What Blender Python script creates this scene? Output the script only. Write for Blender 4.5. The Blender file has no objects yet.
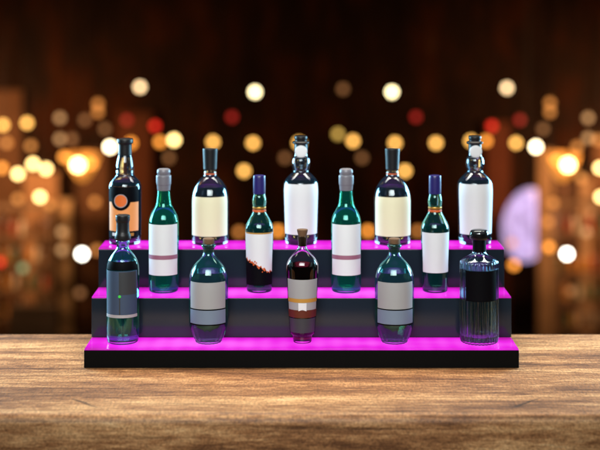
import bpy, math, random
from mathutils import Vector
random.seed(7)
F = 1370.0      # focal length in photo pixels (600 wide)
CZ = 0.834      # camera height above the table top
HY = 11.0       # horizon row
AP = 0.041       # lens opening in metres
FD = 3.18        # focus distance
S = bpy.context.scene
C = S.collection

def X(px, D): return (px - 300.0) * D / F
def Z(py, D): return CZ - (py - HY) * D / F
def s2l(c):
    return tuple(((v/255.0)/12.92 if v/255.0 <= 0.04045 else ((v/255.0+0.055)/1.055)**2.4) for v in c)

# ------------------------------------------------------------------ materials
MATS = {}
def pmat(name, color, rough=0.5, metal=0.0, spec=0.5, bump=0.0, bscale=80.0, var=0.0, coat=0.0, vscale=12.0):
    m = bpy.data.materials.new(name); m.use_nodes = True
    nt = m.node_tree; b = nt.nodes['Principled BSDF']
    b.inputs['Base Color'].default_value = (*color, 1)
    b.inputs['Roughness'].default_value = rough
    b.inputs['Metallic'].default_value = metal
    b.inputs['Specular IOR Level'].default_value = spec
    b.inputs['Coat Weight'].default_value = coat
    tc = nt.nodes.new('ShaderNodeTexCoord')
    n = nt.nodes.new('ShaderNodeTexNoise'); n.inputs['Scale'].default_value = vscale
    n.inputs['Detail'].default_value = 6
    nt.links.new(tc.outputs['Object'], n.inputs['Vector'])
    if var > 0:
        mx = nt.nodes.new('ShaderNodeMix'); mx.data_type = 'RGBA'
        mx.inputs['A'].default_value = (*[v*(1-var) for v in color], 1)
        mx.inputs['B'].default_value = (*[min(1, v*(1+var)) for v in color], 1)
        nt.links.new(n.outputs['Fac'], mx.inputs['Factor'])
        nt.links.new(mx.outputs['Result'], b.inputs['Base Color'])
    if bump > 0:
        n2 = nt.nodes.new('ShaderNodeTexNoise'); n2.inputs['Scale'].default_value = bscale
        n2.inputs['Detail'].default_value = 4
        nt.links.new(tc.outputs['Object'], n2.inputs['Vector'])
        bp = nt.nodes.new('ShaderNodeBump'); bp.inputs['Strength'].default_value = bump
        bp.inputs['Distance'].default_value = 0.0006
        nt.links.new(n2.outputs['Fac'], bp.inputs['Height'])
        nt.links.new(bp.outputs['Normal'], b.inputs['Normal'])
    MATS[name] = m
    return m

def gmat(name, color, ior=1.5, rough=0.0, wave=0.0, body=None, amt=0.0):
    m = bpy.data.materials.new(name); m.use_nodes = True
    nt = m.node_tree; nt.nodes.remove(nt.nodes['Principled BSDF'])
    g = nt.nodes.new('ShaderNodeBsdfGlass')
    g.inputs['Color'].default_value = (*color, 1); g.inputs['IOR'].default_value = ior
    g.inputs['Roughness'].default_value = rough
    if body:
        d = nt.nodes.new('ShaderNodeBsdfDiffuse'); d.inputs['Color'].default_value = (*body, 1)  # diffuse share painted in to brighten glass seen against the dark room
        ms = nt.nodes.new('ShaderNodeMixShader'); ms.inputs[0].default_value = amt
        nt.links.new(g.outputs[0], ms.inputs[1]); nt.links.new(d.outputs[0], ms.inputs[2])
        nt.links.new(ms.outputs[0], nt.nodes['Material Output'].inputs['Surface'])
    else:
        nt.links.new(g.outputs[0], nt.nodes['Material Output'].inputs['Surface'])
    if wave > 0:
        tc = nt.nodes.new('ShaderNodeTexCoord')
        n = nt.nodes.new('ShaderNodeTexNoise'); n.inputs['Scale'].default_value = 25
        nt.links.new(tc.outputs['Object'], n.inputs['Vector'])
        bp = nt.nodes.new('ShaderNodeBump'); bp.inputs['Strength'].default_value = wave
        bp.inputs['Distance'].default_value = 0.002
        nt.links.new(n.outputs['Fac'], bp.inputs['Height'])
        nt.links.new(bp.outputs['Normal'], g.inputs['Normal'])
    MATS[name] = m
    return m

def emat(name, color, strength, base=(0.3, 0.3, 0.3), noise=0.0, nscale=6.0):
    m = bpy.data.materials.new(name); m.use_nodes = True
    nt = m.node_tree; b = nt.nodes['Principled BSDF']
    b.inputs['Base Color'].default_value = (*base, 1)
    b.inputs['Roughness'].default_value = 0.4
    b.inputs['Emission Color'].default_value = (*color, 1)
    b.inputs['Emission Strength'].default_value = strength
    if noise > 0:
        tc = nt.nodes.new('ShaderNodeTexCoord')
        n = nt.nodes.new('ShaderNodeTexNoise'); n.inputs['Scale'].default_value = nscale
        nt.links.new(tc.outputs['Object'], n.inputs['Vector'])
        mr = nt.nodes.new('ShaderNodeMapRange')
        mr.inputs['From Min'].default_value = 0.3; mr.inputs['From Max'].default_value = 0.7
        mr.inputs['To Min'].default_value = strength*(1-noise); mr.inputs['To Max'].default_value = strength*(1+noise)
        nt.links.new(n.outputs['Fac'], mr.inputs['Value'])
        nt.links.new(mr.outputs['Result'], b.inputs['Emission Strength'])
    MATS[name] = m
    return m

# ------------------------------------------------------------------ mesh helpers
def link(name, verts, faces, mat, parent=None, smooth=True, auto=40):
    me = bpy.data.meshes.new(name); me.from_pydata(verts, [], faces); me.update()
    import bmesh
    bm = bmesh.new(); bm.from_mesh(me)
    bmesh.ops.recalc_face_normals(bm, faces=bm.faces)
    if smooth:
        for f in bm.faces: f.smooth = True
        lim = math.radians(auto)
        for e in bm.edges:
            if len(e.link_faces) == 2 and e.calc_face_angle(0) > lim: e.smooth = False
    bm.to_mesh(me); bm.free()
    o = bpy.data.objects.new(name, me); C.objects.link(o)
    me.materials.append(mat)
    if parent: o.parent = parent
    return o

def chaikin(p, it=2):
    for _ in range(it):
        q = [p[0]]
        for a, b in zip(p[:-1], p[1:]):
            q.append((a[0]*.75+b[0]*.25, a[1]*.75+b[1]*.25))
            q.append((a[0]*.25+b[0]*.75, a[1]*.25+b[1]*.75))
        q.append(p[-1]); p = q
    return p

def lathe(name, prof, mat, parent, N=72, mod=None, auto=40, flat=1.0):
    """prof: (r, z) list from the axis round to the axis; the ends with r ~ 0 become poles"""
    V = []; Fc = []; rows = []
    for r, z in prof:
        if r < 1e-5:
            rows.append([len(V)]); V.append((0, 0, z))
        else:
            row = []
            for k in range(N):
                a = 2*math.pi*k/N
                rr = r*(mod(a, z) if mod else 1)
                row.append(len(V)); V.append((rr*math.cos(a), rr*math.sin(a)*flat, z))
            rows.append(row)
    for a, b in zip(rows[:-1], rows[1:]):
        for k in range(N):
            k2 = (k+1) % N
            if len(a) == 1 and len(b) == 1: continue
            if len(a) == 1: Fc.append((a[0], b[k], b[k2]))
            elif len(b) == 1: Fc.append((a[k], b[0], a[k2]))
            else: Fc.append((a[k], b[k], b[k2], a[k2]))
    return link(name, V, Fc, mat, parent, auto=auto)

def box_data(x0, x1, y0, y1, z0, z1):
    V = [(x0,y0,z0),(x1,y0,z0),(x1,y1,z0),(x0,y1,z0),(x0,y0,z1),(x1,y0,z1),(x1,y1,z1),(x0,y1,z1)]
    return V, [(0,3,2,1),(4,5,6,7),(0,1,5,4),(1,2,6,5),(2,3,7,6),(3,0,4,7)]

def box(name, x0, x1, y0, y1, z0, z1, mat, parent=None, bevel=0.0, seg=2):
    V, f = box_data(x0, x1, y0, y1, z0, z1)
    o = link(name, V, f, mat, parent, smooth=False)
    if bevel > 0:
        b = o.modifiers.new('bevel', 'BEVEL'); b.width = bevel; b.segments = seg; b.limit_method = 'ANGLE'
        for p in o.data.polygons: p.use_smooth = True
        w = o.modifiers.new('wn', 'WEIGHTED_NORMAL')
    return o

def empty(name, loc, label, cat, group=None):
    o = bpy.data.objects.new(name, None); C.objects.link(o); o.location = loc
    o.empty_display_size = 0.05
    o['label'] = label; o['category'] = cat
    if group: o['group'] = group
    return o

def copy_tree(o, parent=None):
    c = o.copy(); C.objects.link(c); c.parent = parent
    for ch in [q for q in S.objects if q.parent == o]: copy_tree(ch, c)
    return c

# ------------------------------------------------------------------ shared materials
M_blk = pmat('black_plastic_cap', (0.008, 0.008, 0.009), 0.42, spec=0.3, bump=0.15, bscale=300)
M_grey = pmat('grey_foil', s2l((106, 104, 112)), 0.42, bump=0.15, bscale=200)
M_navy = pmat('navy_foil', s2l((36, 31, 92)), 0.33, bump=0.1, bscale=200)
M_cork = pmat('cork', s2l((92, 66, 42)), 0.8, bump=0.5, bscale=250, var=0.3, vscale=200)
M_gold = pmat('gold_foil', s2l((190, 140, 60)), 0.35, metal=0.6)
M_white = pmat('white_paper', (0.64, 0.66, 0.67), 0.6, bump=0.25, bscale=500, var=0.03)
M_cream = pmat('cream_paper', s2l((218, 214, 178)), 0.6, bump=0.25, bscale=500, var=0.03)
M_lgrey = pmat('light_grey_paper', s2l((146, 147, 148)), 0.6, bump=0.25, bscale=500, var=0.03)
M_bgrey = pmat('blue_grey_paper', s2l((104, 120, 138)), 0.6, bump=0.2, bscale=500, var=0.04)
M_slate = pmat('slate_blue_paper', s2l((50, 68, 92)), 0.55, bump=0.2, bscale=500, var=0.08)
M_mauve = pmat('mauve_ink', s2l((140, 88, 108)), 0.6)
M_ink = pmat('black_ink', (0.002, 0.002, 0.003), 0.6, spec=0.05)
M_dgrey = pmat('dark_grey_ink', (0.03, 0.035, 0.04), 0.45)
M_orange = pmat('orange_paper', s2l((228, 150, 84)), 0.55, bump=0.2, bscale=500, var=0.06)
M_orange2 = pmat('orange_seal', s2l((214, 105, 40)), 0.45, var=0.1, vscale=300)
M_rust = pmat('rust_ink', s2l((190, 84, 28)), 0.55)
M_brown = pmat('brown_ink', s2l((84, 30, 8)), 0.5)
M_olive = pmat('ochre_ink', s2l((170, 125, 50)), 0.5)
M_stripeg = pmat('grey_ink', s2l((160, 158, 160)), 0.5)
M_green = pmat('green_dot', s2l((60, 200, 70)), 0.5)
G_clear = gmat('clear_glass', (0.97, 0.99, 1.0), 1.5, wave=0.05)
G_bluelit = gmat('blue_lit_glass', (0.88, 0.96, 1.0), 1.5, wave=0.05, body=(0.10, 0.25, 0.42), amt=0.03)  # clear glass with the blue of the side light put into its colour
G_green = gmat('green_glass', (0.42, 0.95, 0.84), 1.5, wave=0.05, body=(0.02, 0.55, 0.42), amt=0.06)
G_teal = gmat('teal_glass', (0.72, 0.98, 0.95), 1.5, wave=0.05, body=(0.04, 0.50, 0.50), amt=0.03)
L_dark = gmat('dark_liquor', (0.74, 0.74, 0.70), 1.36)
L_ink = gmat('smoky_liquor', (0.55, 0.50, 0.48), 1.36)
L_green = gmat('green_liquor', (0.72, 0.84, 0.86), 1.36)
G_smoke = gmat('smoky_glass', (0.84, 0.93, 0.97), 1.5, wave=0.05, body=(0.05, 0.12, 0.16), amt=0.06)
L_smoke = gmat('smoky_water', (0.70, 0.76, 0.76), 1.34)
L_amber = gmat('amber_liquor', (0.42, 0.27, 0.19), 1.36)
L_clear = gmat('clear_liquor', (0.80, 0.90, 0.95), 1.34)

# ------------------------------------------------------------------ bottle kit
class Bottle:
    def __init__(s, name, cx, D, ztop, label, group, cat='bottle', rmax_y=None):
        s.cx, s.D = cx, D; s.k = D / F
        s.yb = HY + (CZ - ztop) * F / D
        s.root = empty(name, (X(cx, D), D, ztop), label, cat, group)
        s.root.rotation_euler.z = 0
    def z(s, y): return (s.yb - y) * s.k
    def glass(s, pts, mat, t=1.3, base=3.0, N=72, mod=None, it=2, name='glass_body', rb=None):
        """pts (r_px, y_px) from the base upward; the base height is the shelf"""
        y0 = s.yb; r0 = pts[0][0]
        rb = rb or r0*0.9
        bot = [(0, y0), (rb*0.6, y0), (rb*0.9, y0), (rb, y0), (r0*0.985, y0-1.0), (r0, y0-3.2)]
        out = bot + [p for p in pts[1:]]
        out = chaikin(out, it)
        s.out = [(r*s.k, s.z(y)) for r, y in out]
        ym = pts[-1][1]
        inn = [(max(r-t, 1.2), y) for r, y in out if y < y0-base-0.8]
        inn = [(0, y0-base), (inn[0][0]*0.6, y0-base), (inn[0][0]*0.93, y0-base-0.3)] + inn
        s.inn = [(r*s.k, s.z(y)) for r, y in inn]
        lip = [((pts[-1][0]-t*0.5)*s.k, s.z(ym-0.5))]
        prof = s.out + lip + list(reversed(s.inn))
        s.body = lathe(name, prof, mat, s.root, N=N, mod=mod, auto=50)
        return s.body
    def liquid(s, ylev, mat, over=0.14):
        zl = s.z(ylev)
        pr = []
        for r, z in s.inn:
            if z < zl: pr.append((r + over*s.k if r > 0 else 0, z - (over*s.k if r < 1e-6 or len(pr) < 3 else 0)))
        rl = s.rin(zl) + over*s.k
        pr += [(rl, zl), (rl*0.8, zl-0.0002), (0, zl-0.0002)]
        return lathe('liquid', pr, mat, s.body, N=64, auto=50)
    def rin(s, z):
        for (r0, z0), (r1, z1) in zip(s.inn[3:-1], s.inn[4:]):
            if z0 <= z <= z1: return r0 + (r1-r0)*(z-z0)/max(1e-9, z1-z0)
        return s.inn[-1][0]
    def rad(s, z):
        best = s.out[-1][0]
        for (r0, z0), (r1, z1) in zip(s.out[3:-1], s.out[4:]):
            if z0 <= z <= z1: return r0 + (r1-r0)*(z-z0)/max(1e-9, z1-z0)
        return best
    def fy(s, y):
        r = s.rad(s.z(y))
        return HY + (y-HY)*(s.D-r)/s.D
    def wrap(s, name, y0, y1, x0, x1, mat, parent=None, off=0.0004, th=0.0003, nt=48, nz=8, top=None, bottom=None):
        """band pasted round the bottle between rows y0 (top) and y1 (bottom), columns x0..x1 (photo px, off the axis)"""
        rr = s.rad(s.z((y0+y1)/2))/s.k
        x0 *= 0.955; x1 *= 0.955
        a0 = math.asin(max(-1, min(1, x0/rr))); a1 = math.asin(max(-1, min(1, x1/rr)))
        V = []; Fc = []
        def P(a, z, o):
            r = s.rad(z) + o
            return (r*math.sin(a), -r*math.cos(a), z)
        for layer in (0, 1):
            for i in range(nt+1):
                a = a0 + (a1-a0)*i/nt
                yt = top(i/nt) if top else y0
                ybm = bottom(i/nt) if bottom else y1
                for j in range(nz+1):
                    y = yt + (ybm-yt)*j/nz
                    V.append(P(a, s.z(s.fy(y)), off + th*layer))
        L = (nt+1)*(nz+1)
        g = lambda l, i, j: l*L + i*(nz+1) + j
        for i in range(nt):
            for j in range(nz):
                Fc.append((g(1,i,j), g(1,i,j+1), g(1,i+1,j+1), g(1,i+1,j)))
                Fc.append((g(0,i,j), g(0,i+1,j), g(0,i+1,j+1), g(0,i,j+1)))
            Fc.append((g(0,i,0), g(1,i,0), g(1,i+1,0), g(0,i+1,0)))
            Fc.append((g(0,i,nz), g(0,i+1,nz), g(1,i+1,nz), g(1,i,nz)))
        for j in range(nz):
            Fc.append((g(0,0,j), g(0,0,j+1), g(1,0,j+1), g(1,0,j)))
            Fc.append((g(0,nt,j), g(1,nt,j), g(1,nt,j+1), g(0,nt,j+1)))
        return link(name, V, Fc, mat, parent or s.root, auto=50)
    def disc(s, name, cx, cy, r0, r1, mat, parent=None, off=0.0009, th=0.0003, n=40):
        """disc (r0=0) or ring pasted on the bottle"""
        V = []; Fc = []
        rings = 5
        for layer in (0, 1):
            for i in range(rings+1):
                r = r0 + (r1-r0)*i/rings
                for k in range(n):
                    a = 2*math.pi*k/n
                    x = (cx + r*math.cos(a))*s.k; z = s.z(s.fy(cy - r*math.sin(a)))
                    R = s.rad(z) + off + th*layer
                    x = max(-R*0.99, min(R*0.99, x))
                    V.append((x, -math.sqrt(R*R-x*x), z))
        L = (rings+1)*n
        for i in range(rings):
            for k in range(n):
                k2 = (k+1) % n
                Fc.append((L+i*n+k, L+(i+1)*n+k, L+(i+1)*n+k2, L+i*n+k2))
        for k in range(n):
            k2 = (k+1) % n
            Fc.append((rings*n+k, rings*n+k2, L+rings*n+k2, L+rings*n+k))
        return link(name, V, Fc, mat, parent or s.root, auto=50)
    def solid(s, name, pts, mat, parent=None, N=56, it=1, mod=None):
        pr = [(r*s.k, s.z(y)) for r, y in chaikin(pts, it)]
        pr = [(0, pr[0][1])] + pr + [(0, pr[-1][1])]
        return lathe(name, pr, mat, parent or s.root, N=N, mod=mod, auto=35)

Z1, Z2, Z3 = 0.0445, 0.1425, 0.2405
DT, DM, DB = 3.499, 3.385, 3.272

# ---- top row: black and orange labelled bottle
b = Bottle('liquor_bottle', 125, DT, Z3-0.0003, 'black stoppered bottle with black and orange label bearing a ringed orange seal', 'bottles on the top step')
b.glass([(15.6, b.yb), (16.2, 232), (16.2, 200), (16.4, 192), (16.2, 186), (15.2, 182), (11.0, 177.5), (8.8, 175), (9.0, 173), (8.7, 170), (8.9, 166), (8.2, 161), (7.2, 157), (6.6, 155), (6.6, 153)], G_bluelit)
b.liquid(181, L_dark)
lb = b.wrap('label', 187, 231.5, -14.8, 14.8, M_orange)
b.wrap('black_band', 187, 202.5, -14.9, 14.9, M_ink, lb, off=0.0008)
b.disc('seal_ring', -2.2, 201, 6.6, 9.6, M_ink, lb, off=0.0013)
b.disc('seal_rim', -2.2, 201, 6.0, 6.7, M_stripeg, lb, off=0.0017)
b.disc('orange_seal', -2.2, 201, 0.01, 6.1, M_orange2, lb, off=0.0014)
b.wrap('black_tab', 214, 226, -4.5, 3.2, M_ink, lb, off=0.0009, nt=10)
b.wrap('foot_band', 231.6, 238.5, -14.6, 14.6, M_ink, lb, off=0.0005)
b.wrap('foot_print', 233.2, 236.2, -11, -7, M_white, lb, off=0.001, nt=8)
b.wrap('foot_print', 233.2, 236.2, 5.5, 10.5, M_olive, lb, off=0.001, nt=8)
b.solid('stopper', [(6.0, 157), (6.6, 156.4), (6.7, 154), (6.6, 145), (6.7, 143.6), (7.9, 143.2), (8.0, 141.5), (7.9, 139.4), (7.6, 138.8), (6, 138.6), (2, 138.6)], M_blk)

# ---- top row: cream label bottles
b = Bottle('liquor_bottle', 210.2, DT, Z3-0.0003, 'cream labelled bottle with tall black cap, left one of two on the top step', 'bottles on the top step')
b.glass([(18.0, b.yb), (18.5, 236), (18.5, 215), (18.6, 203), (18.4, 196), (16.8, 189), (13.6, 183), (9.5, 178.2), (6.6, 176), (6.0, 173), (6.0, 166)], G_bluelit)
b.liquid(186, L_dark)
b.wrap('label', 197.5, 236.8, -18.1, 18.1, M_cream)
b.solid('cap', [(6.2, 169.6), (6.6, 169.2), (6.6, 168), (7.0, 158), (7.3, 151), (7.4, 149.3), (7.3, 148.5), (6.6, 148.4), (2, 148.4)], M_blk)
b.solid('neck_ring', [(6.2, 174.2), (6.4, 174), (6.4, 173), (6.2, 172.8)], M_rust)
cream = b.root
o = copy_tree(cream); o.location.x = X(392.4, DT)
o['label'] = 'cream labelled bottle with tall black cap, right one of two on the top step'

# ---- top row: white label bottles with a white disc at the neck
b = Bottle('liquor_bottle', 301, DT, Z3-0.0003, 'white labelled bottle with white disc on black stopper, middle of the top step', 'bottles on the top step')
b.glass([(15.8, b.yb), (16.4, 236), (17.0, 215), (17.6, 195), (17.7, 187), (17.2, 182), (14.5, 178), (10, 173.6), (7.8, 171.8), (7.5, 169.8), (9.0, 166.5), (9.3, 162), (8.6, 158), (6.6, 156), (6.4, 153)], G_bluelit)
b.liquid(178.5, L_dark)
b.wrap('label', 184.6, 235, -16.9, 16.9, M_white)
st = b.solid('stopper', [(5.8, 157.6), (6.2, 157.2), (6.4, 156), (6.4, 145.5), (6.2, 143.8), (8.0, 143.4), (8.1, 141.6), (5.8, 141), (5.6, 140), (6.2, 139), (6.3, 136.8), (5.8, 136), (2, 136)], M_blk)
# white disc tag, a slightly domed button on the front of the stopper
def button(b, cx, cy, r, mat, parent, rs=6.6):
    V = [(cx*b.k, -(rs+1.0)*b.k, b.z(cy))]; Fc = []; n = 36
    for (q, d) in ((0.6, 0.9), (0.92, 0.7), (1.0, 0.3), (1.0, -3.0)):
        for k in range(n):
            a = 2*math.pi*k/n
            V.append(((cx+q*r*math.cos(a))*b.k, -(rs+d)*b.k, b.z(cy)+q*r*math.sin(a)*b.k))
    for k in range(n): Fc.append((0, 1+k, 1+(k+1) % n))
    for i in range(3):
        for k in range(n): Fc.append((1+i*n+k, 1+(i+1)*n+k, 1+(i+1)*n+(k+1) % n, 1+i*n+(k+1) % n))
    return link('disc_tag', V, Fc, mat, parent, auto=50)
button(b, 0, 151.0, 6.2, M_white, st)
whiteb = b.root
o = copy_tree(whiteb); o.location.x = X(475, DT)
o['label'] = 'white labelled bottle with white disc on black stopper, right end of top step'

# ---- middle row: green bottles
b = Bottle('wine_bottle', 163.7, DM, Z2-0.0003, 'green grey-capped bottle with mauve striped label, left end of the middle step', 'bottles on the middle step')
b.glass([(14.5, b.yb), (15.0, 284), (15.0, 250), (15.0, 228), (14.9, 221), (13.6, 215), (10.2, 209), (7.8, 204.5), (7.0, 198), (6.3, 191), (6.2, 186)], G_green)
b.liquid(207, L_green)
lb = b.wrap('label', 225, 275.8, -14.5, 14.5, M_white)
b.wrap('stripe', 255.6, 259.8, -14.55, 14.55, M_mauve, lb, off=0.0008)
b.solid('cap', [(6.2, 190.4), (6.6, 190), (6.9, 184.8), (7.5, 184.2), (7.6, 177), (7.5, 175.2), (6.2, 174.8), (6.3, 173.8), (6.8, 173), (6.8, 170.5), (5.8, 168.6), (2, 168.4)], M_grey)
grn = b.root
o = copy_tree(grn); o.location.x = X(346.2, DM)
o['label'] = 'green grey-capped bottle with mauve striped label, right of the middle cork-stoppered bottle'

# ---- middle row: blue capped bottles
def blue_capped(cx, label, torn):
    b = Bottle('liquor_bottle', cx, DM, Z2-0.0003, label, 'bottles on the middle step')
    b.glass([(12.6, b.yb), (12.9, 284), (13.3, 262), (14.0, 240), (14.3, 230), (13.8, 225), (10.6, 219), (7.6, 213.5), (6.4, 210), (6.5, 207), (7.3, 202), (7.0, 198), (6.0, 194), (5.8, 190)], G_teal)
    b.liquid(225, L_ink)
    b.solid('neck_foil', [(6.6, 212.5), (6.9, 212), (6.8, 209.6), (6.6, 209.2)], M_rust)
    b.solid('neck_foil', [(6.6, 208.6), (6.8, 208.2), (6.9, 206.8), (6.7, 206.4)], M_gold)
    b.solid('cap', [(5.8, 193.8), (6.2, 193.5), (6.3, 184), (6.2, 176), (5.9, 175.2), (2, 175)], M_navy)
    if torn:
        lb = b.wrap('label', 233.6, 286.5, -13.2, 13.2, M_white, bottom=lambda u: 262 + 12*min(1, max(0, u))**0.7, nt=60)
        rnd = random.Random(3)
        prof = [0.0, -1.2, 1.0, 1.8, 0.6, 3.0, 3.2, 4.8, 4.0, 6.0, 7.5, 6.2, 9.0, 10.5, 9.0, 12.8, 12.0, 13.5, 11.5, 12.5, 12.8]
        def edge(u):
            i = min(len(prof)-2, int(u*(len(prof)-1))); f = u*(len(prof)-1)-i
            return 260.5 + prof[i]*(1-f) + prof[i+1]*f
        b.wrap('picture_dark', 262, 285.5, -13.0, 13.0, M_ink, lb, off=0.0009, nt=80, top=edge)
        b.wrap('picture_edge', 262, 266, -12.9, 12.9, M_rust, lb, off=0.0006, nt=80,
               top=lambda u: edge(u)-0.5-1.0*abs(math.sin(u*23)), bottom=lambda u: edge(u)+1)
        for q in range(16):
            u = rnd.uniform(0.12, 0.85); x = -12.5+25*u; y = edge(u) + rnd.uniform(-3.4, 1.6); r = rnd.uniform(0.35, 1.0)
            b.disc('picture_fleck', x, y, 0.01, r, M_rust, lb, off=0.0014, n=7)
        b.wrap('label_edge', 233.0, 234.4, -13.25, 13.25, M_olive, lb, off=0.0006)
    else:
        lb = b.wrap('label', 233.2, 273.2, -13.2, 13.2, M_white)
    return b.root
blue_capped(259.3, 'blue capped bottle whose white label ends in a dark orange flecked picture', True)
blue_capped(435.0, 'blue capped bottle with plain white label at the right end of the middle step', False)

# ---- bottom row: slate label bottle
b = Bottle('wine_bottle', 122.8, DB, Z1-0.0003, 'dark bottle with slate blue label and black stopper, left end of the bottom step', 'bottles on the bottom step')
b.glass([(15.6, b.yb), (16.2, 336), (16.2, 300), (16.4, 275), (16.3, 267), (15.2, 261), (12.0, 255), (7.6, 250), (6.2, 247.5), (6.0, 244), (6.9, 242.5), (6.9, 240.5), (6.0, 239.5), (6.0, 236)], G_teal, base=4)
b.liquid(262.5, L_clear)
b.wrap('neck_label', 262.3, 270.6, -15.6, 15.6, M_ink)
lb = b.wrap('label', 271.5, 317.8, -15.5, 15.5, M_slate)
b.wrap('label_panel', 272.5, 295, -1.8, 14.4, M_dgrey, lb, off=0.0008)
b.wrap('label_stripe', 315.2, 318.2, -15.5, 15.5, M_stripeg, lb, off=0.0008)
b.wrap('stem_print', 277, 315, -1.6, -0.4, M_dgrey, lb, off=0.0012, nt=4)
b.disc('green_dot', -1.0, 296.6, 0.01, 1.5, M_green, lb, off=0.0016, n=16)
b.solid('stopper', [(6.4, 240), (8.0, 239.2), (8.1, 237), (8.0, 234.5), (6.9, 232.8), (6.5, 230), (6.4, 223), (6.5, 221.6), (7.1, 220.4), (7.2, 218), (7.2, 215.6), (6.8, 215), (5, 214.8), (2, 214.8)], M_blk)
V = [];
b.solid('stirring_stick', [(0.9, 336), (1.1, 334), (0.8, 322), (1.2, 318), (0.8, 270)], M_dgrey, b.body, N=12)

# ---- bottom row: round bottles with facetted foot
b = Bottle('liquor_bottle', 208.6, DB, Z1-0.0003, 'round grey labelled bottle with facetted foot, left one of two on bottom step', 'bottles on the bottom step')
def facet(z0, z1, n=18, amp=0.03):
    def f(a, z):
        w = max(0, min(1, (z1-z)/(z1-z0)*3))
        return 1 - amp*w*abs(math.sin(a*n/2))
    return f
zf = b.z(325)
b.glass([(13.6, b.yb), (15.4, 337), (18.9, 326), (19.5, 323), (19.5, 300), (19.6, 284), (19.2, 275), (16.8, 267.5), (12.8, 262), (8.2, 257.5), (5.6, 254), (5.4, 248), (7.4, 246.4), (7.4, 244.4), (5.6, 243.6)], G_teal, base=5, N=144, mod=facet(0.0, zf), rb=12.4)
b.liquid(271, L_dark)
lb = b.wrap('label', 283, 325.4, -17.8, 17.8, M_lgrey)
b.wrap('label_line', 309.6, 310.7, -17.85, 17.85, M_ink, lb, off=0.0009)
b.wrap('label_foot', 310.8, 324.6, -17.85, 17.85, M_bgrey, lb, off=0.0007)
b.wrap('label_line', 324.7, 325.8, -17.7, 17.7, M_ink, lb, off=0.0009)
b.solid('stopper', [(4.4, 252), (4.4, 245), (5.6, 243.8), (5.9, 239.5), (5.5, 238.2), (2, 238)], M_cork)
rnd_ = b.root
o = copy_tree(rnd_); o.location.x = X(394.4, DB)
o['label'] = 'round grey labelled bottle with facetted foot, right one of two on bottom step'

# ---- bottom row: corked tapering bottle
b = Bottle('liquor_bottle', 302.4, DB, Z1-0.0003, 'tapering cork-stoppered bottle with grey label above a brown band', 'bottles on the bottom step')
b.glass([(9.4, b.yb), (9.7, 337), (9.9, 334.2), (12.3, 333), (13.0, 327), (14.2, 310), (15.2, 290), (15.9, 272), (16.2, 266.5), (15.6, 262), (12.6, 257), (8.4, 252.6), (4.8, 248.6), (3.9, 243), (4.9, 238), (4.9, 236.6)], G_clear, base=4, rb=8.7)
b.liquid(264.5, L_amber)
lb = b.wrap('label', 280, 310.4, -14.4, 14.4, M_lgrey)
b.wrap('gold_stripe', 299, 302.8, -14.2, 14.2, M_olive, lb, off=0.0008)
b.wrap('brown_band', 310.5, 318, -13.9, 13.9, M_brown, lb, off=0.0005)
b.wrap('ribbon_tab', 303.2, 311.3, -4.0, 4.0, M_white, lb, off=0.0011, nt=16, bottom=lambda u: 311.3 - 1.6*(1-abs(2*u-1)))
b.wrap('back_print', 319, 333, -12.6, 12.6, M_dgrey, lb, off=0.0004, nt=32)
b.solid('cork_stopper', [(3.6, 246), (3.8, 238), (4.2, 235.5), (5.3, 231), (5.5, 229.6), (5.2, 229.2), (2, 229.2)], M_cork)

# ---- bottom row: ribbed decanter
b = Bottle('decanter', 479.2, DB, Z1-0.0003, 'ribbed glass decanter with square black label and black stopper on the bottom step', 'bottles on the bottom step', cat='decanter')
zs = b.z(262)
def ribs(a, z):
    w = max(0, min(1, (zs + 0.006 - z)/0.008))
    return 1 - 0.075*w*(1-abs(math.sin(a*14)))
b.glass([(19.0, b.yb), (19.4, 338), (19.4, 300), (19.4, 272), (19.5, 264), (19.3, 261.6), (17.6, 259.8), (13.0, 257), (8.6, 254.4), (6.8, 252.5), (6.5, 247), (6.5, 241)], G_smoke, base=7, N=240, mod=ribs, t=2.0)
b.liquid(268, L_smoke)
lb = b.wrap('label', 272, 302, -15.4, 15.4, M_ink, off=0.0006)
b.wrap('neck_collar', 240.8, 252.5, -6.6, 6.6, M_ink, nt=24, off=0.0006)
st = b.solid('stopper', [(5.0, 250), (5.0, 241), (6.0, 240.4), (9.4, 239), (9.8, 236), (9.4, 232.4), (8.2, 230.4), (6.6, 229.6), (2, 229.4)], G_clear)
b.solid('stopper_core', [(4.5, 248), (4.5, 240), (8.0, 237.8), (8.8, 235), (8.4, 232.6), (2, 232.4)], M_blk, st)

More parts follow.
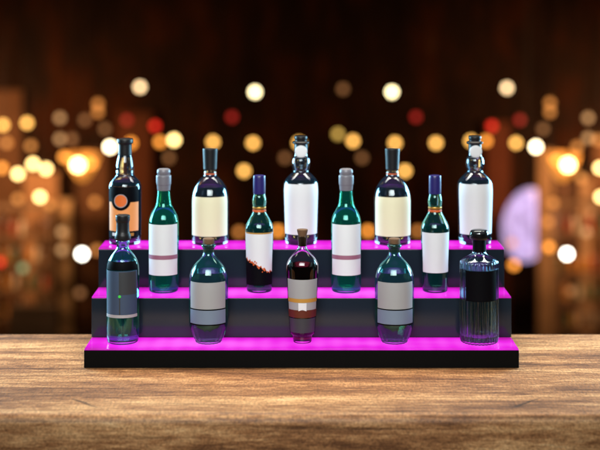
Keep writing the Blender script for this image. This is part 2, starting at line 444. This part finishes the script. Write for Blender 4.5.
# ------------------------------------------------------------------ lit display stand
M_body = pmat('black_acrylic', (0.0025, 0.0025, 0.0025), 0.6, spec=0.06, bump=0.05, bscale=400)
M_riser = pmat('slate_acrylic', (0.011, 0.018, 0.026), 0.12, spec=0.42, var=0.15, vscale=3)
def led_mat():
    m = bpy.data.materials.new('lit_magenta_acrylic'); m.use_nodes = True
    nt = m.node_tree; b = nt.nodes['Principled BSDF']
    b.inputs['Base Color'].default_value = (0.25, 0.02, 0.2, 1); b.inputs['Roughness'].default_value = 0.25
    b.inputs['Roughness'].default_value = 0.2; b.inputs['Specular IOR Level'].default_value = 0.2
    b.inputs['Base Color'].default_value = (0.02, 0.001, 0.016, 1)
    tc = nt.nodes.new('ShaderNodeTexCoord'); L = nt.links; N = nt.nodes.new
    mp = N('ShaderNodeMapping'); mp.inputs['Scale'].default_value = (3.2, 7, 1)
    n = N('ShaderNodeTexNoise'); n.inputs['Scale'].default_value = 1.0; n.inputs['Detail'].default_value = 2
    L.new(tc.outputs['Object'], mp.inputs[0]); L.new(mp.outputs[0], n.inputs['Vector'])
    def mth(op, a, c=0.0):
        q = N('ShaderNodeMath'); q.operation = op
        for k_, v in enumerate((a, c)):
            if isinstance(v, (int, float)): q.inputs[k_].default_value = v
            else: L.new(v, q.inputs[k_])
        return q.outputs[0]
    sx = N('ShaderNodeSeparateXYZ'); L.new(tc.outputs['Object'], sx.inputs[0])
    # a diode strip runs along the middle of each tread: hot spots every 42 mm, falling off to the edges
    fy = mth('ABSOLUTE', mth('SUBTRACT', mth('FRACT', mth('DIVIDE', sx.outputs[1], 0.115)), 0.42))
    line = mth('SUBTRACT', 1.0, mth('MULTIPLY', mth('MULTIPLY', fy, fy), 3.0))
    dots = mth('MULTIPLY', mth('COSINE', mth('MULTIPLY', sx.outputs[0], 2*math.pi/0.042)), 0.035)
    ex = mth('POWER', mth('ABSOLUTE', mth('DIVIDE', sx.outputs[0], 0.508)), 4.0)
    st_ = mth('ADD', mth('MULTIPLY', n.outputs['Fac'], 0.9), mth('ADD', mth('MULTIPLY', line, 0.42), dots))
    st_ = mth('SUBTRACT', st_, mth('ADD', mth('MULTIPLY', ex, 0.20), 0.03))
    r = N('ShaderNodeValToRGB')
    r.color_ramp.elements[0].position = 0.34; r.color_ramp.elements[0].color = (0.50, 0.008, 0.40, 1)
    r.color_ramp.elements[1].position = 0.96; r.color_ramp.elements[1].color = (1.0, 0.13, 0.97, 1)
    e = r.color_ramp.elements.new(0.66); e.color = (0.86, 0.018, 0.80, 1)
    L.new(st_, r.inputs[0]); L.new(r.outputs[0], b.inputs['Emission Color'])
    b.inputs['Emission Strength'].default_value = 1.0
    return m
M_led = led_mat()
st = empty('led_bottle_shelf', (X(301.5, 3.2), 3.2, 0.0), 'three stepped black bottle display shelf with glowing magenta treads standing on the wooden table', 'display shelf')
W = 0.508
for i, (y0, z0, z1, m) in enumerate(((0.0, 0.0, Z1, M_body), (0.115, Z1+0.0002, Z2, M_riser), (0.23, Z2+0.0002, Z3, M_riser))):
    box('step', -W, W, y0, 0.345, z0, z1-0.0035, m, st, bevel=0.0012)
    yb_ = 0.115*(i+1) - (0.0008 if i < 2 else 0)
    box('light_panel', -W+0.0005, W-0.0005, y0+0.0005, yb_, z1-0.0034, z1, M_led, st, bevel=0.0008)

# ------------------------------------------------------------------ wooden table
def wood(name='table_wood'):
    m = bpy.data.materials.new(name); m.use_nodes = True
    nt = m.node_tree; L = nt.links; b = nt.nodes['Principled BSDF']
    N = nt.nodes.new
    tc = N('ShaderNodeTexCoord')
    def noise(scale, det=6, rough=0.6, dist=0.0, loc=(0, 0, 0)):
        mp = N('ShaderNodeMapping'); mp.inputs['Scale'].default_value = scale; mp.inputs['Location'].default_value = loc
        n = N('ShaderNodeTexNoise'); n.inputs['Scale'].default_value = 1; n.inputs['Detail'].default_value = det
        n.inputs['Roughness'].default_value = rough; n.inputs['Distortion'].default_value = dist
        L.new(tc.outputs['Object'], mp.inputs[0]); L.new(mp.outputs[0], n.inputs['Vector'])
        return n.outputs['Fac']
    def mth(op, a, c=0.0, d=None):
        q = N('ShaderNodeMath'); q.operation = op
        for i, v in enumerate((a, c) if d is None else (a, c, d)):
            if isinstance(v, (int, float)): q.inputs[i].default_value = v
            else: L.new(v, q.inputs[i])
        return q.outputs[0]
    big = noise((1.3, 9, 9), 3, 0.5, 0.6, (3, 1, 0))
    streak = noise((2.0, 30, 30), 5, 0.68, 0.8)
    fine = noise((16, 85, 110), 4, 0.75)
    spk = noise((190, 75, 190), 3, 0.65)
    f = mth('MULTIPLY_ADD', big, 0.70, mth('MULTIPLY_ADD', streak, 0.62, mth('MULTIPLY_ADD', fine, 0.70, -0.50)))
    r = N('ShaderNodeValToRGB'); cr = r.color_ramp
    cr.elements[0].position = 0.22; cr.elements[0].color = (*s2l((70, 42, 24)), 1)
    cr.elements[1].position = 0.96; cr.elements[1].color = (*s2l((234, 200, 150)), 1)
    for p, c in ((0.38, (108, 69, 41)), (0.52, (150, 103, 64)), (0.68, (196, 148, 100))):
        e = cr.elements.new(p); e.color = (*s2l(c), 1)
    L.new(f, r.inputs[0])
    # dark growth lines
    ln = noise((1.1, 46, 60), 3, 0.55, 0.6, (7, 3, 0))
    rl = N('ShaderNodeMapRange'); rl.inputs['From Min'].default_value = 0.30; rl.inputs['From Max'].default_value = 0.42
    rl.inputs['To Min'].default_value = 0.55; rl.inputs['To Max'].default_value = 1.0
    L.new(ln, rl.inputs['Value'])
    # two slanting splits in the wood and speckle
    sx = N('ShaderNodeSeparateXYZ'); L.new(tc.outputs['Object'], sx.inputs[0])
    def crack(cx, cy, ang, lx, ly):
        dx = mth('SUBTRACT', sx.outputs[0], cx); dy = mth('SUBTRACT', sx.outputs[1], cy)
        u = mth('ADD', mth('MULTIPLY', dx, math.cos(ang)), mth('MULTIPLY', dy, math.sin(ang)))
        v = mth('SUBTRACT', mth('MULTIPLY', dy, math.cos(ang)), mth('MULTIPLY', dx, math.sin(ang)))
        v = mth('ADD', v, mth('MULTIPLY', mth('SUBTRACT', noise((30, 30, 30), 3), 0.5), 0.012))
        e = mth('ADD', mth('POWER', mth('ABSOLUTE', mth('DIVIDE', u, lx)), 2), mth('POWER', mth('ABSOLUTE', mth('DIVIDE', v, ly)), 2))
        k = N('ShaderNodeMapRange'); k.inputs['From Min'].default_value = 0.15; k.inputs['From Max'].default_value = 1.0
        k.inputs['To Min'].default_value = 0.35; k.inputs['To Max'].default_value = 1.0
        L.new(e, k.inputs['Value']); return k.outputs['Result']
    c1 = crack(X(83, 2.9), 2.915, -0.82, 0.06, 0.006)
    c2 = crack(X(527, 2.9), 2.915, 0.82, 0.06, 0.006)
    sp = N('ShaderNodeMapRange'); sp.inputs['From Min'].default_value = 0.25; sp.inputs['From Max'].default_value = 0.75; sp.inputs['To Min'].default_value = 0.5; sp.inputs['To Max'].default_value = 1.5
    L.new(spk, sp.inputs['Value'])
    k = mth('MULTIPLY', mth('MULTIPLY', rl.outputs['Result'], sp.outputs['Result']), mth('MULTIPLY', c1, c2))
    mx = N('ShaderNodeMix'); mx.data_type = 'RGBA'; mx.blend_type = 'MULTIPLY'; mx.inputs['Factor'].default_value = 1
    cb = N('ShaderNodeCombineXYZ')
    for i in range(3): L.new(k, cb.inputs[i])
    L.new(r.outputs[0], mx.inputs['A']); L.new(cb.outputs[0], mx.inputs['B'])
    L.new(mx.outputs['Result'], b.inputs['Base Color'])
    b.inputs['Roughness'].default_value = 0.5
    b.inputs['Specular IOR Level'].default_value = 0.35
    bp = N('ShaderNodeBump'); bp.inputs['Strength'].default_value = 0.35; bp.inputs['Distance'].default_value = 0.0015
    L.new(mth('MULTIPLY', k, mth('ADD', fine, streak)), bp.inputs['Height']); L.new(bp.outputs['Normal'], b.inputs['Normal'])
    return m
M_wood = wood()
tb = empty('wooden_table', (0, 3.19, -1.0), 'thick brown wooden table top with long grain under the lit bottle shelf', 'table')
o = box('tabletop', -2.2, 2.2, 2.83, 3.552, -0.11, 0.0, M_wood, None, bevel=0.022, seg=5)
o.parent = tb; o.matrix_parent_inverse.identity(); o.location = (0, -3.19, 1.0)
for sx_ in (-1, 1):
    for yy in (2.95, 3.43):
        l = box('leg', sx_*2.0-0.05, sx_*2.0+0.05, yy-0.05-3.19, yy+0.05-3.19, 0.0, 0.889, M_wood, tb, bevel=0.004)

# ------------------------------------------------------------------ the dim bar room behind
def structure(name, *a, **k):
    o = box(name, *a, **k); o['kind'] = 'structure'; return o
def wall_mat():
    m = pmat('dark_brown_wall', (0.02, 0.008, 0.004), 0.85)
    nt = m.node_tree; N = nt.nodes.new; L = nt.links; b = nt.nodes['Principled BSDF']
    tc = N('ShaderNodeTexCoord'); mp = N('ShaderNodeMapping'); mp.inputs['Scale'].default_value = (1.5, 1, 0.55)
    n = N('ShaderNodeTexNoise'); n.inputs['Scale'].default_value = 1.0; n.inputs['Detail'].default_value = 5; n.inputs['Roughness'].default_value = 0.65
    r = N('ShaderNodeValToRGB'); cr = r.color_ramp
    cr.elements[0].position = 0.36; cr.elements[0].color = (0.009, 0.0045, 0.003, 1)
    cr.elements[1].position = 0.72; cr.elements[1].color = (0.042, 0.018, 0.007, 1)
    e = cr.elements.new(0.50); e.color = (0.014, 0.0062, 0.0034, 1)
    e = cr.elements.new(0.60); e.color = (0.026, 0.007, 0.0025, 1)
    L.new(tc.outputs['Object'], mp.inputs[0]); L.new(mp.outputs[0], n.inputs['Vector']); L.new(n.outputs['Fac'], r.inputs[0])
    L.new(r.outputs[0], b.inputs['Base Color']); b.inputs['Specular IOR Level'].default_value = 0.0
    return m
M_wall = wall_mat()
M_floor = pmat('dark_floor', (0.03, 0.018, 0.012), 0.5, var=0.3)
structure('floor', -12, 12, 4.4, 25.3, -5.25, -5.0, M_floor)
structure('gallery_floor', -3.4, 3.4, 1.2, 4.2, -1.15, -1.0, M_floor)
structure('back_wall', -12, 12, 25.0, 25.3, -5.0, 5.0, M_wall)
structure('side_wall', -12.2, -12.0, 4.4, 25.3, -5.0, 5.0, M_wall)
structure('side_wall', 12.0, 12.2, 4.4, 25.3, -5.0, 5.0, M_wall)
structure('ceiling', -12.2, 12.2, 4.4, 25.3, 5.0, 5.2, M_wall)

def post(name, cat, x0, x1, y0, D, color, label, depth=0.15, group=None):
    """upright standing on the floor of the hall, its top at row y0"""
    t = empty(name, ((X(x0, D)+X(x1, D))/2, D, -5.0), label, cat, group)
    m = pmat(name+'_paint', tuple(c*0.85 for c in color), 0.85, spec=0.05, var=0.6, vscale=1.6)
    w = (X(x1, D)-X(x0, D))/2; h = Z(y0, D)+5.0
    box('shaft', -w, w, 0, depth, 0.1, h-0.06, m, t, bevel=0.01)
    box('plinth', -w-0.02, w+0.02, -0.02, depth+0.02, 0, 0.1, m, t, bevel=0.01)
    box('capital', -w-0.02, w+0.02, -0.02, depth+0.02, h-0.06, h, m, t, bevel=0.01)
    return t
P = [
 ('wall_panel', 'panel', -14, 22, 90, 24.84, (0.10, 0.042, 0.018), 'rust brown wall panel far behind the table at the left edge of the photo'),
 ('wall_panel', 'panel', 24, 58, 172, 24.84, (0.36, 0.17, 0.075), 'tan wall panel below the blurred yellow lamps at the left'),
 ('wooden_column', 'column', 60, 71, 200, 24.7, (0.52, 0.30, 0.14), 'slim tan column left of the white lamp at the shelf end'),
 ('wall_panel', 'panel', 76, 108, 150, 24.84, (0.11, 0.045, 0.02), 'dark brown wall panel behind the white lamp at the left of the shelf'),
 ('wooden_column', 'column', 118, 152, 112, 24.84, (0.075, 0.022, 0.009), 'wide reddish column behind the black and orange labelled bottle'),
 ('wooden_column', 'column', 486, 510, 122, 24.84, (0.09, 0.024, 0.010), 'reddish brown column just right of the rightmost white labelled bottle'),
 ('wooden_column', 'column', 538, 554, 150, 23.2, (0.36, 0.19, 0.09), 'tan column cutting across the lilac glowing disc at the right'),
 ('wall_panel', 'panel', 556, 578, 180, 24.84, (0.13, 0.06, 0.032), 'dark panel under the white lamp at the right side'),
 ('wooden_column', 'column', 580, 592, 178, 24.7, (0.40, 0.21, 0.10), 'tan column near the right edge of the photo'),
 ('wall_panel', 'panel', 594, 622, 140, 24.84, (0.20, 0.085, 0.035), 'brown wall panel at the right edge of the photo'),
 ('bar_counter', 'counter', 8, 56, 306, 22.2, (0.22, 0.14, 0.09), 'low grey brown counter in the blurred hall at the lower left'),
]
for nm, cat, x0, x1, y0, D, col, lab in P:
    post(nm, cat, x0, x1, y0, D, col, lab)

M_shelfw = pmat('shelf_wood', (0.16, 0.08, 0.035), 0.5, var=0.4)
BM = [pmat('far_bottle_'+n_, c_, 0.12, coat=0.5) for n_, c_ in (('amber', (0.55, 0.22, 0.04)), ('brown', (0.10, 0.035, 0.012)), ('green', (0.03, 0.10, 0.04)), ('pale', (0.65, 0.50, 0.34)), ('red', (0.35, 0.04, 0.02)))]
def back_bar(x0, x1, ys, D, label, blabel, grp, seed):
    rnd = random.Random(seed); k = D/F
    t = empty('bottle_rack', ((X(x0, D)+X(x1, D))/2, D, -5.0), label, 'shelf')
    w = (X(x1, D)-X(x0, D))/2; top = Z(ys[0]-26, D)+5.0
    for sg in (-1, 1): box('upright', sg*w-0.03, sg*w+0.03, 0, 0.4, 0, top, M_shelfw, t, bevel=0.005)
    box('top_board', -w-0.05, w+0.05, -0.02, 0.42, top, top+0.06, M_shelfw, t, bevel=0.005)
    proto = None
    for y in ys:
        box('shelf_board', -w+0.035, w-0.035, 0.0, 0.38, Z(y, D)+5.0-0.05, Z(y, D)+5.0, M_shelfw, t, bevel=0.004)
        x = x0+3.5
        while x < x1-3:
            h = rnd.uniform(13, 19)*k; rr = rnd.uniform(1.9, 2.7)*k
            bt = lathe('bottle', [(0, 0), (rr, 0), (rr, h*0.58), (rr*0.85, h*0.66), (rr*0.35, h*0.76), (rr*0.33, h), (0, h)], rnd.choice(BM), None, N=16)
            bt.location = (X(x, D), D+rnd.uniform(0.1, 0.25), Z(y, D)+0.0005)
            bt['label'] = blabel; bt['category'] = 'bottle'; bt['group'] = grp
            x += rnd.uniform(5.5, 9.5)
back_bar(-6, 50, (235, 262, 290, 318), 23.6, 'blurred wooden bottle rack in the hall at the lower left of the photo', 'small blurred bottle on the far rack at the lower left', 'bottles on the far left rack', 5)
back_bar(557, 606, (232, 272, 300, 326), 23.6, 'blurred wooden bottle rack in the hall at the lower right of the photo', 'small blurred bottle on the far rack at the lower right', 'bottles on the far right rack', 9)

# lamps: px, py, bulb radius px, colour key, label
R0 = 0.5*AP*F
LC = {
 'white': (3.4, 2.7, 1.6), 'cream': (1.15, 0.78, 0.40), 'yellow': (2.2, 1.45, 0.50), 'pale': (2.2, 1.8, 0.95), 'gold': (1.05, 0.52, 0.11),
 'orange': (0.78, 0.26, 0.035), 'dim': (0.30, 0.105, 0.022), 'tan': (0.24, 0.125, 0.05), 'faint': (0.11, 0.045, 0.016),
 'red': (0.42, 0.010, 0.006), 'dred': (0.16, 0.006, 0.005), 'olive': (0.36, 0.22, 0.045), 'green': (0.07, 0.13, 0.06), 'core': (4, 2.7, 0.9), 'wht2': (4, 3.6, 3.0)}
LM = {}
RB = 3.4
def bulbmat(key, D):
    k = (key, round(D, 1))
    if k not in LM:
        Rr = R0*(1/FD-1/D)
        q = (Rr/RB)**2
        c = LC[key]; mxv = max(c)
        LM[k] = emat('lamp_glow_'+key, tuple(v/mxv for v in c), mxv*q, base=(0.2, 0.15, 0.1))
    return LM[k]
M_cord = pmat('dark_cord', (0.01, 0.008, 0.006), 0.6)
M_sock = pmat('brass_socket', (0.10, 0.06, 0.02), 0.4, metal=0.8)
def lamp(px, py, key, label, D=22.0, rb=1.0, ceil=5.0, cat='lamp'):
    k = D/F
    t = empty('pendant_lamp', (X(px, D), D, Z(py, D)), label, cat, 'blurred lamps in the hall')
    r = RB*rb*k
    prof = [(0, -r)] + [(r*math.cos(a), r*math.sin(a)) for a in [(-75+15*i)*math.pi/180 for i in range(10)]] + [(r*0.35, r*1.0), (0, r*1.0)]
    lathe('bulb', prof, bulbmat(key, D), t, N=20)
    lathe('socket', [(0, r*1.005), (r*0.36, r*1.005), (r*0.34, r*1.9), (0, r*2.0)], M_sock, t, N=12)
    top = ceil - Z(py, D)
    lathe('cord', [(0, r*1.95), (0.004, r*1.95), (0.004, top), (0, top)], M_cord, t, N=6)
    return t
LAMPS = [
 (140, 87, 'cream', 'pale cream lamp high above the left end of the shelf'),
 (255, 92, 'pale', 'bright lamp high between the blue capped and cream labelled bottles at left'),
 (343, 89, 'faint', 'faint grey lamp high above the middle green bottle'),
 (392, 92, 'pale', 'bright lamp high above the right cream labelled bottle'),
 (507, 88, 'cream', 'pale cream lamp high right of the rightmost white labelled bottle'),
 (98, 104, 'dim', 'upper of two overlapping dim orange lamps at upper left'),
 (98, 112, 'dim', 'lower of two overlapping dim orange lamps at upper left'),
 (60, 118, 'tan', 'faint tan lamp, upper of a vertical pair at left'),
 (60, 139, 'tan', 'faint tan lamp, lower of a vertical pair at left'),
 (105, 129, 'faint', 'faint brown lamp just above left of the bright lamp beside the black stopper'),
 (127, 120, 'dred', 'dark red lamp above the black and orange labelled bottle'),
 (155, 126, 'red', 'red lamp above the left green bottle'),
 (27, 123, 'gold', 'golden lamp near the upper left edge, second from the edge'),
 (3, 125, 'gold', 'golden lamp cut by the left edge of the photo'),
 (7, 143, 'dim', 'dim orange lamp under the golden lamp at the left edge'),
 (31, 146, 'dim', 'dim orange lamp below the second golden lamp at left'),
 (33, 164, 'yellow', 'yellow lamp, left of an overlapping pair at left'),
 (46, 169, 'yellow', 'yellow lamp, right of an overlapping pair at left'),
 (18, 174, 'yellow', 'yellow lamp lower left of the overlapping yellow pair'),
 (40, 197, 'yellow', 'bright yellow lamp lowest of the yellow cluster at left'),
 (18, 199, 'dim', 'dim orange lamp left of the lowest yellow lamp'),
 (95, 202, 'dim', 'dim orange lamp left of the black and orange labelled bottle'),
 (110, 147, 'white', 'very bright lamp touching the black stopper of the leftmost top bottle'),
 (131, 143, 'orange', 'orange lamp just right of the black stopper of the leftmost top bottle'),
 (160, 142, 'orange', 'orange lamp, left of a touching pair above the left green bottle'),
 (174, 140, 'yellow', 'yellow lamp, right of a touching pair above the left green bottle'),
 (169, 158, 'faint', 'faint lamp under the touching pair above the left green bottle'),
 (213, 142, 'gold', 'golden lamp behind the cap of the left cream labelled bottle'),
 (253, 143, 'gold', 'golden lamp right of the left cream labelled bottle cap'),
 (244, 171, 'gold', 'golden lamp just above left of the left dark blue cap'),
 (232, 117, 'dred', 'faint reddish lamp above the left cream labelled bottle'),
 (299, 143, 'gold', 'golden lamp behind the stopper of the middle white labelled bottle'),
 (338, 134, 'olive', 'olive lamp, left of an overlapping pair above the middle green bottle'),
 (353, 141, 'gold', 'golden lamp, right of an overlapping pair above the middle green bottle'),
 (285, 158, 'faint', 'faint brown lamp left of the middle white labelled bottle neck'),
 (362, 158, 'faint', 'faint brown lamp left of the right cream labelled bottle shoulder'),
 (395, 143, 'gold', 'golden lamp behind the cap of the right cream labelled bottle'),
 (436, 143, 'gold', 'golden lamp above the right dark blue cap'),
 (405, 171, 'gold', 'golden lamp beside the neck of the right cream labelled bottle'),
 (416, 117, 'dred', 'faint reddish lamp right above the right cream labelled bottle'),
 (278, 231, 'orange', 'orange lamp low beside the foot of the middle white labelled bottle'),
 (368, 231, 'orange', 'orange lamp low between the middle green and right cream bottles'),
 (239, 232, 'dim', 'dim orange lamp low between the cream labelled and blue capped bottles at left'),
 (418, 231, 'dim', 'dim orange lamp low between the right cream labelled and blue capped bottles'),
 (471, 141, 'gold', 'golden lamp behind the stopper of the rightmost top bottle'),
 (486, 141, 'orange', 'orange lamp just right of the rightmost top stopper'),
 (516, 143, 'gold', 'golden lamp left of the bright cream lamp at right'),
 (536, 147, 'white', 'very bright lamp above the lilac disc at the right'),
 (492, 126, 'red', 'red lamp above the rightmost white labelled bottle'),
 (520, 120, 'dred', 'dark red lamp right of the bright red one'),
 (550, 103, 'dim', 'upper of two overlapping dim orange lamps at upper right'),
 (550, 112, 'dim', 'lower of two overlapping dim orange lamps at upper right'),
 (543, 129, 'faint', 'faint tan lamp just above the very bright lamp at right'),
 (588, 118, 'tan', 'faint tan lamp, upper of a vertical pair at right'),
 (588, 138, 'tan', 'faint tan lamp, lower of a vertical pair at right'),
 (577, 147, 'dim', 'dim orange lamp above the amber glow at the right'),
 (600, 168, 'yellow', 'yellow lamp cut by the right edge, upper one'),
 (601, 197, 'yellow', 'yellow lamp cut by the right edge, lower one'),
 (553, 203, 'dim', 'dim orange lamp right of the lilac disc'),
 (549, 247, 'orange', 'orange lamp left of the white lamp at the lower right'),
 (567, 254, 'wht2', 'white lamp at the lower right beside the shelf'),
 (514, 265, 'orange', 'orange lamp right of the top step of the shelf'),
 (512, 243, 'dim', 'dim tan lamp behind the right end of the top step'),
 (82, 254, 'wht2', 'white lamp at the lower left beside the shelf'),
 (97, 250, 'dim', 'dim tan lamp behind the left end of the top step'),
 (23, 268, 'green', 'faint green lamp at the lower left'),
 (0, 262, 'red', 'red lamp cut by the left edge at the lower left'),
 (62, 232, 'tan', 'faint tan lamp, upper of a vertical pair left of the white lamp'),
 (62, 250, 'tan', 'faint tan lamp, lower of a vertical pair left of the white lamp'),
 (586, 232, 'tan', 'faint tan lamp right of the white lamp at the lower right'),
 (80, 293, 'faint', 'faint lamp low beside the middle step on the left'),
 (571, 291, 'faint', 'faint lamp low at the right beside the middle step'),
 (50, 205, 'dim', 'dim orange lamp right of the lowest yellow lamp at left'),
 (72, 139, 'faint', 'faint lamp right of the vertical tan pair at left'),
 (64, 157, 'orange', 'orange lamp touching the left side of the left amber glow'),
 (92, 164, 'orange', 'orange lamp touching the right side of the left amber glow'),
 (2, 168, 'orange', 'orange lamp at the left edge level with the amber glow'),
 (85, 120, 'faint', 'faint lamp left of the two overlapping dim orange lamps at left'),
 (581, 178, 'dim', 'dim orange lamp right under the right amber glow'),
 (555, 160, 'orange', 'orange lamp touching the left side of the right amber glow'),
 (548, 222, 'dim', 'dim orange lamp on the tan column right of the lilac lamp'),
 (590, 212, 'faint', 'faint lamp near the right edge above the far rack'),
 (598, 140, 'dim', 'dim orange lamp at the right edge beside the tan pair'),
]
for px, py, key, lab in LAMPS:
    lamp(px, py, key, lab)

# two bright bulbs; the orange glow round each is built as an emissive bowl
M_amber = emat('amber_glow', (1.0, 0.36, 0.055), 0.95, base=(0.6, 0.25, 0.05), noise=0.5, nscale=5)
for px, lab in ((78, 'bright hanging lamp with flared amber glow at the left'), (568, 'bright hanging lamp with flared amber glow at the right')):
    D = 22.2; k = D/F
    t = lamp(px, 165, 'core', lab, D=22.0, rb=1.5)
    t.name = 'glow_lamp'; t['group'] = 'lamps with an amber glow in the hall'
    prof = [(r*k, -y*k) for r, y in [(0.0, 22), (5, 20), (11, 12), (17, 2), (20, -8), (19, -9), (15, 1), (9, 10), (4, 15), (0.0, 16)]]
    sh = lathe('glow_bowl', prof, M_amber, t, N=40)
    sh.location.y = 0.45; sh.scale = (0.85, 0.8, 0.9)

# lilac glowing disc lamp
D = 23.7; k = D/F
t = empty('disc_lamp', (X(528, D), D, Z(225, D)), 'large lilac glowing oval lamp at the right, partly hidden by a tan column', 'lamp')
M_lil = emat('lit_lilac_glass', (0.72, 0.52, 0.95), 0.90, base=(0.5, 0.4, 0.6), noise=0.45, nscale=2.5)
prof = [(0, -1.0)] + [(math.cos(a), math.sin(a)) for a in [(-80+10*i)*math.pi/180 for i in range(17)]] + [(0, 1.0)]
o = lathe('glass_globe', prof, M_lil, t, N=48); o.scale = (25*k, 10*k, 37*k); o.rotation_euler.y = math.radians(9)
o = lathe('cord', [(0, 35*k), (0.006, 35*k), (0.006, 5.0-Z(225, D)), (0, 5.0-Z(225, D))], M_cord, t, N=6)

# ------------------------------------------------------------------ lights
def area(name, loc, target, sx, sy, power, color, spread=180):
    l = bpy.data.lights.new(name, 'AREA'); l.shape = 'RECTANGLE'; l.size = sx; l.size_y = sy
    l.energy = power; l.color = color; l.spread = math.radians(spread)
    o = bpy.data.objects.new(name, l); C.objects.link(o); o.location = loc
    d = Vector(target)-Vector(loc); o.rotation_euler = d.to_track_quat('-Z', 'Y').to_euler()
    return o
area('key_light', (-0.15, 1.35, 1.45), (0, 3.4, 0.36), 1.5, 1.0, 11.5, (0.97, 1.0, 0.98), 60)
area('overhead_light', (0, 3.75, 1.7), (0, 3.5, 0.0), 2.6, 0.3, 24, (1.0, 0.90, 0.74), 85)
area('blue_rim_left', (-1.85, 4.5, 0.62), (0, 3.35, 0.25), 1.3, 0.8, 24, (0.38, 0.76, 1.0), 70)
area('blue_rim_right', (1.85, 4.5, 0.62), (0, 3.35, 0.25), 1.3, 0.8, 24, (0.38, 0.76, 1.0), 70)
# warm washes in the hall
area('hall_wash_left', (-7.4, 20.5, -0.8), (-4.0, 25.0, -1.8), 1.0, 1.6, 170, (1.0, 0.60, 0.30), 80)
area('hall_wash_right', (7.4, 20.5, -0.8), (4.2, 25.0, -1.8), 1.0, 1.6, 150, (1.0, 0.60, 0.30), 80)

w = bpy.data.worlds.new('World'); S.world = w; w.use_nodes = True
w.node_tree.nodes['Background'].inputs[0].default_value = (0.30, 0.20, 0.16, 1)
w.node_tree.nodes['Background'].inputs[1].default_value = 0.025

# ------------------------------------------------------------------ camera
cd = bpy.data.cameras.new('Camera'); cam = bpy.data.objects.new('Camera', cd); C.objects.link(cam)
cam.location = (0, 0, CZ); cam.rotation_euler = (math.radians(90), 0, 0)
cd.sensor_width = 36; cd.lens = F/600*36
cd.shift_y = -(225-HY)/600.0
cd.clip_start = 0.05; cd.clip_end = 100
cd.dof.use_dof = True; cd.dof.focus_distance = FD; cd.dof.aperture_fstop = (cd.lens/1000)/AP
S.camera = cam

S.render.engine = 'CYCLES'
cy = S.cycles
cy.use_denoising = True; cy.denoiser = 'OPENIMAGEDENOISE'; cy.denoising_input_passes = 'RGB_ALBEDO_NORMAL'
try: cy.denoising_prefilter = 'ACCURATE'
except Exception: pass
cy.use_adaptive_sampling = False
cy.max_bounces = 16; cy.transmission_bounces = 14; cy.glossy_bounces = 6; cy.diffuse_bounces = 3
cy.caustics_reflective = False; cy.caustics_refractive = False
cy.sample_clamp_indirect = 4.0; cy.blur_glossy = 0.5
S.view_settings.view_transform = 'Standard'; S.view_settings.look = 'None'
S.view_settings.exposure = 0; S.view_settings.gamma = 1
